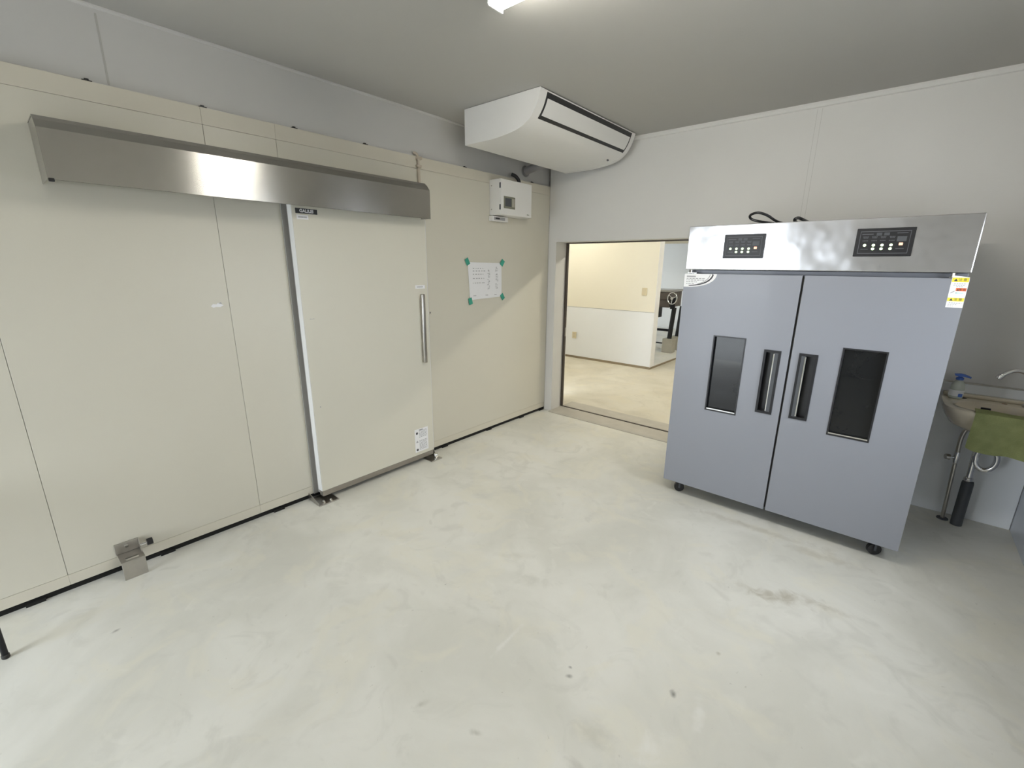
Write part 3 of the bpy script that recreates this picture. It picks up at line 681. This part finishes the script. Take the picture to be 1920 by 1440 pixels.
# towel over the front rim
tw = thing('hand_towel', (3.58, -.5, .84), 'green terry hand towel draped over the front rim of the basin', 'towel')
b = B(); NU, NV = 30, 22; g = []
for j in range(NV+1):
    row = []
    for i in range(NU+1):
        u, v = i/NU, j/NV; L_ = v*.34
        x = 3.445 + u*.30 + .018*v*(u-.5)
        drop = .20+.045*u+.015*math.sin(7*u)
        if L_ < .075: y, z = -.40-.085*(L_/.075), .852+.004*math.sin(6*u+1)
        else:
            q = (L_-.075)/.265; y = -.490-.012*math.sin(min(q*6, 1)*PI/2) - .012*q*math.sin(9*u+1.5*q) - .006*math.sin(21*u)*q; z = .852-.012*min(1, q*8)-drop*q
        cr = max(0, abs(u-.42)-.36)
        row.append(b.verts.new((x, y+.22*cr*cr, z)))
    g.append(row)
for j in range(NV):
    for i in range(NU): b.faces.new((g[j][i], g[j][i+1], g[j+1][i+1], g[j+1][i]))
bmesh.ops.solidify(b, geom=b.faces[:], thickness=.005)
obj('cloth', b, TOWEL, tw, True)
sp = thing('supply_pipe', (3.475, -.11, 0), 'thin chrome water supply pipe with stop valve left of the drain', 'pipe')
obj('riser', tube(B(), [(3.475, -.11, .006), (3.462, -.11, .42)], .011, 12), STEEL2, sp, True)
obj('floor_flange', lathe(B(), [(.032, 0), (.03, .006), (.016, .009)], (3.475, -.11, .0005), 20), DGREY, sp, True)
v_ = obj('valve_body', tube(B(), [(3.462, -.11, .41), (3.461, -.11, .435), (3.461, -.11, .455), (3.460, -.11, .485)], [.014, .018, .018, .014], 14), CHROME, sp, True)
obj('valve_stem', tube(B(), [(3.452, -.115, .447), (3.425, -.125, .447)], .008, 10), CHROME, v_, True)
obj('valve_handle', tube(B(), [(3.426, -.1245, .447), (3.406, -.132, .447)], [.020, .018], 10), STEEL2, v_, True)
obj('flex_hose', tube(B(), smoothpath([(3.460, -.11, .485), (3.458, -.11, .58), (3.47, -.115, .65), (3.485, -.122, .67), (3.515, -.135, .70)], 6), .012, 12), STEEL2, sp, True)
dt = thing('drain_trap', (3.54, -.15, 0), 'chrome drain trap loop with dark grey floor sleeve under the basin', 'pipe')
obj('floor_sleeve', lathe(B(), [(.030, 0), (.030, .30), (.027, .315)], (3.54, -.15, .0005), 20), DGREY, dt, True)
obj('tail_pipe', tube(B(), [(3.538, -.15, .30), (3.535, -.15, .52)], .0165, 14), CHROME, dt, True)
obj('slip_nut', lathe(B(), [(.022, 0), (.024, .006), (.024, .022), (.02, .026)], (3.537, -.15, .318), 16), CHROME, dt, True)
lp = [(3.586+.047*math.cos(a), -.155-.012*(k/26), .488+.074*math.sin(a)) for k, a in enumerate([PI*1.05 + (2*PI*.93)*k/26 for k in range(27)])]
obj('loop', tube(B(), [(3.536, -.152, .54)] + lp[1:] , .0155, 14), CHROME, dt, True)
obj('waste_pipe', tube(B(), smoothpath([(3.538, -.166, .50), (3.545, -.175, .58), (3.552, -.19, .62), (3.556, -.21, .69)], 5), .017, 14), CHROME, dt, True)
obj('union_nut', tube(B(), [(3.542, -.172, .560), (3.546, -.176, .588)], .025, 14), DGREY, dt, True)

# ---------------------------------------------------------------- slim black table at the left edge of the view
tb = thing('side_table', (.19, -4.7, 0), 'slim black steel leg of a small table at the left frame edge', 'table')
for x, y in ((.349, -4.333), (.04, -4.62), (.349, -5.05), (.04, -5.05)):
    lg = obj('leg', tube(B(), [(x, y, .012), (x, y, .70)], .011, 12), BLACKM, tb, True)
    obj('foot_cap', lathe(B(), [(.012, 0), (.0135, .003), (.0135, .016), (.0115, .018)], (x, y, .0005), 14), RUBBER, lg, True)
obj('top', prism(B(), [(.02, -5.07), (.37, -5.07), (.37, -4.313), (.30, -4.313), (.02, -4.58)], 2, .70, .725), BLACKM, tb)
